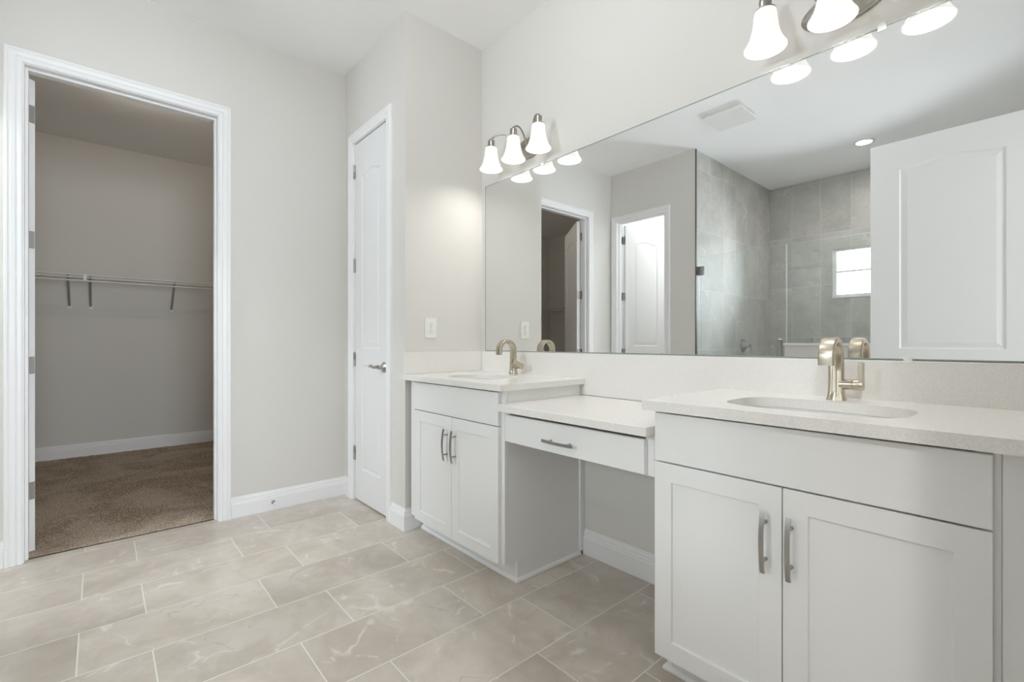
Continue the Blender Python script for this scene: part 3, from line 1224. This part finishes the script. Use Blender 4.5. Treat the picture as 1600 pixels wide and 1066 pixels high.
# ------------------------------------------------------------------ outlet, door stop, ceiling fittings
e = empty('wall_outlet', (XN, 1.508, 1.19))
tag(e, 'white duplex outlet plate on the nook wall above the side splash', 'outlet')
m = MB()
m.box(0.0003, 0.006, -0.040, 0.040, -0.061, 0.061)
m.build('cover_plate', M_PLASTIC, e, 0.002)
for dz in (-0.021, 0.021):
    m = MB()
    n = 24
    prof = []
    for i in range(n):
        a = 2 * math.pi * i / n
        prof.append((max(-0.0145, min(0.0145, 0.0185 * math.cos(a))), 0.0165 * math.sin(a)))
    m.add([(0.006, y, z + dz) for y, z in prof] + [(0.0085, y * 0.96, z * 0.96 + dz) for y, z in prof],
          [tuple(n + i for i in range(n))] + [(i, (i + 1) % n, n + (i + 1) % n, n + i) for i in range(n)])
    r = m.build('receptacle', M_PLASTIC, e)
    m = MB()
    for y0, h in ((-0.0075, 0.0045), (0.0055, 0.0038)):
        m.box(0.0084, 0.0089, y0, y0 + 0.0022, dz + 0.004 - h, dz + 0.004 + h)
    m.lathe([(0.0026, 0.0084), (0.0026, 0.0089)], 10, 'x', (0, 0, dz - 0.0085))
    m.build('slot', M_DARK, r)
m = MB()
m.lathe([(0.003, 0.0058), (0.003, 0.0066), (0.0015, 0.0072)], 12, 'x', (0, 0, 0))
m.build('screw', M_NICKEL, e)

e = empty('door_stop', (XL + 0.015, 0.852, 0.055))
tag(e, 'small chrome door stop on the baseboard right of the closet doorway', 'door stop')
m = MB()
m.lathe([(0.0125, 0.0002), (0.0125, 0.002), (0.010, 0.005), (0.005, 0.007), (0.0045, 0.03)], 20, 'x')
m.build('stem', M_CHROME, e)
m = MB()
m.lathe([(0.007, 0.030), (0.0075, 0.034), (0.0065, 0.041), (0.003, 0.043)], 18, 'x')
m.build('bumper_tip', M_PLASTIC, e)

e = empty('exhaust_vent', (-1.787, -0.255, ZC))
tag(e, 'square white exhaust fan cover on the ceiling, seen in the mirror', 'ceiling vent')
m = MB()
m.box(-0.150, 0.150, -0.145, 0.145, -0.018, -0.0005)
m.build('housing', M_PLASTIC, e, 0.003)
m = MB()
m.box(-0.168, 0.168, -0.163, 0.163, -0.034, -0.0185)
m.build('cover', M_PLASTIC, e, 0.004)

e = empty('recessed_light', (-1.161, -1.747, ZC))
tag(e, 'round recessed ceiling light above the shower, seen in the mirror', 'ceiling light')
m = MB()
m.lathe([(0.062, -0.0005), (0.088, -0.0005), (0.089, -0.004), (0.080, -0.009), (0.064, -0.010), (0.062, -0.006)], 36, cap=False)
m.build('trim_ring', M_PLASTIC, e)
m = MB()
m.lathe([(0.0635, -0.006), (0.05, -0.0085), (0.0001, -0.0095)], 36, cap=False)
m.build('lens', M_CAN, e)


def dome(name, loc, mat, label):
    e = empty(name, loc)
    tag(e, label, 'ceiling light', 'added fill domes')
    m = MB()
    m.lathe([(0.12, -0.0005), (0.12, -0.02), (0.112, -0.026)], 36)
    m.build('base_ring', M_LAMPMETAL, e)
    m = MB()
    m.lathe([(0.110, -0.0265), (0.105, -0.05), (0.085, -0.075), (0.05, -0.09), (0.0001, -0.095)], 32, cap=False)
    m.build('diffuser', mat, e)


dome('toilet_fill_dome', (-2.9, -1.6, ZC), M_TOILET_FILL, 'round dome added on the toilet room ceiling as fill light')


def globe(loc, mat, label):
    e = empty('fill_globe', loc)
    tag(e, label, 'ceiling light', 'added fill globes')
    m = MB()
    m.lathe([(0.075, -0.0005), (0.075, -0.014), (0.066, -0.022), (0.016, -0.026), (0.010, -0.034), (0.010, -0.094), (0.030, -0.098), (0.032, -0.116)], 32)
    m.build('canopy', M_LAMPMETAL, e)
    m = MB()
    m.lathe([(0.0305, -0.1165)] + [(0.1 * math.sin(math.radians(a)), -0.21 + 0.1 * math.cos(math.radians(a))) for a in range(24, 180, 12)] + [(0.0001, -0.31)], 36, cap=False)
    m.build('globe', mat, e)


globe((-1.35, 0.9, ZC), M_ROOM_FILL, 'unseen white globe added under the bathroom ceiling as fill light')
globe((0.62, -1.5, ZC), M_BED_FILL, 'unseen white globe added behind the camera to fill the near vanity')
e = empty('bulb_lampholder', (-4.42, 0.25, ZC))
tag(e, 'bare bulb in a white lampholder on the closet ceiling', 'ceiling light')
m = MB()
m.lathe([(0.055, -0.0005), (0.055, -0.012), (0.030, -0.030), (0.022, -0.045)], 30)
m.build('lampholder_base', M_PLASTIC, e)
m = MB()
m.lathe([(0.010, -0.0455), (0.010, -0.060)] + [(0.018 * math.cos(a), -0.075 + 0.018 * math.sin(a)) for a in [math.radians(55 - 15 * i) for i in range(10)]] + [(0.0001, -0.093)], 22, cap=False)
m.build('bulb', M_CDOME, e)

# ------------------------------------------------------------------ closet shelving


def wire_shelf(label, length, braces, joints, loc, rz):
    """local: x along the wall, wall at y=0, shelf reaches y=-0.31; z is absolute"""
    e = empty('wire_shelf', loc, rz)
    tag(e, label, 'shelf', 'white wire closet shelves')
    z = 1.722
    m = MB()
    n = int(length / 0.0254)
    for i in range(n + 1):
        x = 0.01 + (length - 0.02) * i / n
        m.tube([(x, -0.006, z), (x, -0.306, z), (x, -0.310, z - 0.006), (x, -0.310, z - 0.024)], 0.0016, 4, up=(1, 0, 0))
    for y, zz, r in ((-0.008, z - 0.004, 0.003), (-0.10, z - 0.004, 0.0028), (-0.20, z - 0.004, 0.0028), (-0.305, z - 0.003, 0.0065), (-0.3125, z - 0.026, 0.006)):
        m.tube([(0.004, y, zz), (length - 0.004, y, zz)], r, 6)
    m.build('wire_deck', M_WIRE, e)
    m = MB()
    m.tube([(0.004, -0.318, z - 0.056), (length - 0.004, -0.318, z - 0.058)], 0.008, 10)
    k = 0
    x = 0.15
    while x < length:
        m.tube([(x, -0.3125, z - 0.026), (x, -0.316, z - 0.05), (x, -0.322, z - 0.066), (x, -0.314, z - 0.072)], 0.0018, 5)
        x += 0.33
    m.build('hanging_rod', M_WIRE, e)
    for x in braces:
        m = MB()
        m.tube([(x, -0.300, z - 0.012), (x, -0.150, z - 0.150), (x, -0.011, 1.452)], 0.0095, 8)
        b = m.build('support_brace', M_BRACE, e)
        m = MB()
        m.box(x - 0.014, x + 0.014, -0.010, -0.0003, 1.424, 1.458)
        m.build('brace_foot', M_PLASTIC, b, 0.002)
    for x in joints:
        m = MB()
        m.box(x - 0.012, x + 0.012, -0.322, -0.300, z - 0.064, z + 0.006)
        m.build('joint_clip', M_PLASTIC, e, 0.002)
    return e


# local x runs along +y of the closet rear wall
wire_shelf('long white wire shelf on braces across the closet rear wall', 3.70, (0.45, 1.1, 1.7, 2.255, 2.405, 3.04), (2.37,), (-6.125, -2.475, 0), math.pi / 2)
wire_shelf('white wire shelf on the side wall deep in the closet, seen in the mirror', 2.1, (0.5, 1.2, 1.8), (), (-3.70, -2.5, 0), math.pi)

# ------------------------------------------------------------------ shower fittings
YG = -0.745
e = empty('shower_door', (XS, YG, 0.115))
tag(e, 'frameless clear glass shower door hinged on the tiled wall', 'shower door')


def fin2(mb, name, mat, off, bev=0.0):
    o_ = mb.build(name, mat, e, bev)
    o_.location = (-off[0], -off[1], -off[2])
    return o_


off = (XS, YG, 0.115)
fin2(MB().box(XS + 0.012, -1.513, YG - 0.005, YG + 0.005, 0.115, 1.965, 0, {'+x': 1, '-x': 1, '+z': 1}), 'glass_pane', [M_GLASS, M_RIM_GLINT], off)
for z in (0.45, 1.822):
    m = MB()
    m.box(XS + 0.001, XS + 0.016, YG - 0.022, YG + 0.022, z - 0.044, z + 0.044)
    m.box(XS + 0.010, XS + 0.062, YG - 0.013, YG - 0.0055, z - 0.044, z + 0.044)
    m.box(XS + 0.010, XS + 0.062, YG + 0.0055, YG + 0.013, z - 0.044, z + 0.044)
    fin2(m, 'glass_hinge', M_NICKEL, off, 0.0015)
m = MB()
for s in (-1, 1):
    pts = [(-1.568, YG + s * 0.0056, 0.925)] + [(-1.568, YG + s * (0.035 + 0.018 * math.sin(a)), 0.943 - 0.018 * math.cos(a)) for a in [math.pi / 2 * i / 6 for i in range(7)]]
    pts += [(-1.568, YG + s * (0.035 + 0.018 * math.cos(a)), 1.107 + 0.018 * math.sin(a)) for a in [math.pi / 2 * i / 6 for i in range(7)]] + [(-1.568, YG + s * 0.0056, 1.125)]
    m.tube(pts, 0.0095, 12, up=(1, 0, 0))
fin2(m, 'pull_handle', M_NICKEL, off)

e = empty('shower_screen', (-1.03, YG, 1.097))
tag(e, 'fixed clear glass panel standing on the half wall', 'glass panel')
off = (-1.03, YG, 1.097)
fin2(MB().box(-1.506, XR - 0.003, YG - 0.005, YG + 0.005, 1.0985, 1.965, 0, {'-x': 1, '+z': 1}), 'glass_pane', [M_GLASS, M_RIM_GLINT], off)
for x in (-1.335, -0.75):
    m = MB()
    m.box(x - 0.023, x + 0.023, YG - 0.013, YG - 0.0055, 1.0965, 1.142)
    m.box(x - 0.023, x + 0.023, YG + 0.0055, YG + 0.013, 1.0965, 1.142)
    fin2(m, 'glass_clamp', M_NICKEL, off, 0.0015)

e = empty('shower_valve', (XS, -1.814, 1.066))
tag(e, 'chrome cone-shaped shower valve with small lever on grey tile', 'shower valve')
m = MB()
m.lathe([(0.080, 0.0003), (0.080, 0.004), (0.060, 0.016), (0.036, 0.034), (0.022, 0.052), (0.018, 0.066)], 36, 'x')
m.build('escutcheon', M_CHROME, e)
m = MB()
m.lathe([(0.016, 0.066), (0.017, 0.085), (0.012, 0.090)], 24, 'x')
m.tube([(0.078, 0, 0.0), (0.084, 0.0, -0.035), (0.090, 0.0, -0.080)], [0.009, 0.0075, 0.006], 10, up=(0, 1, 0))
m.build('lever', M_CHROME, e)
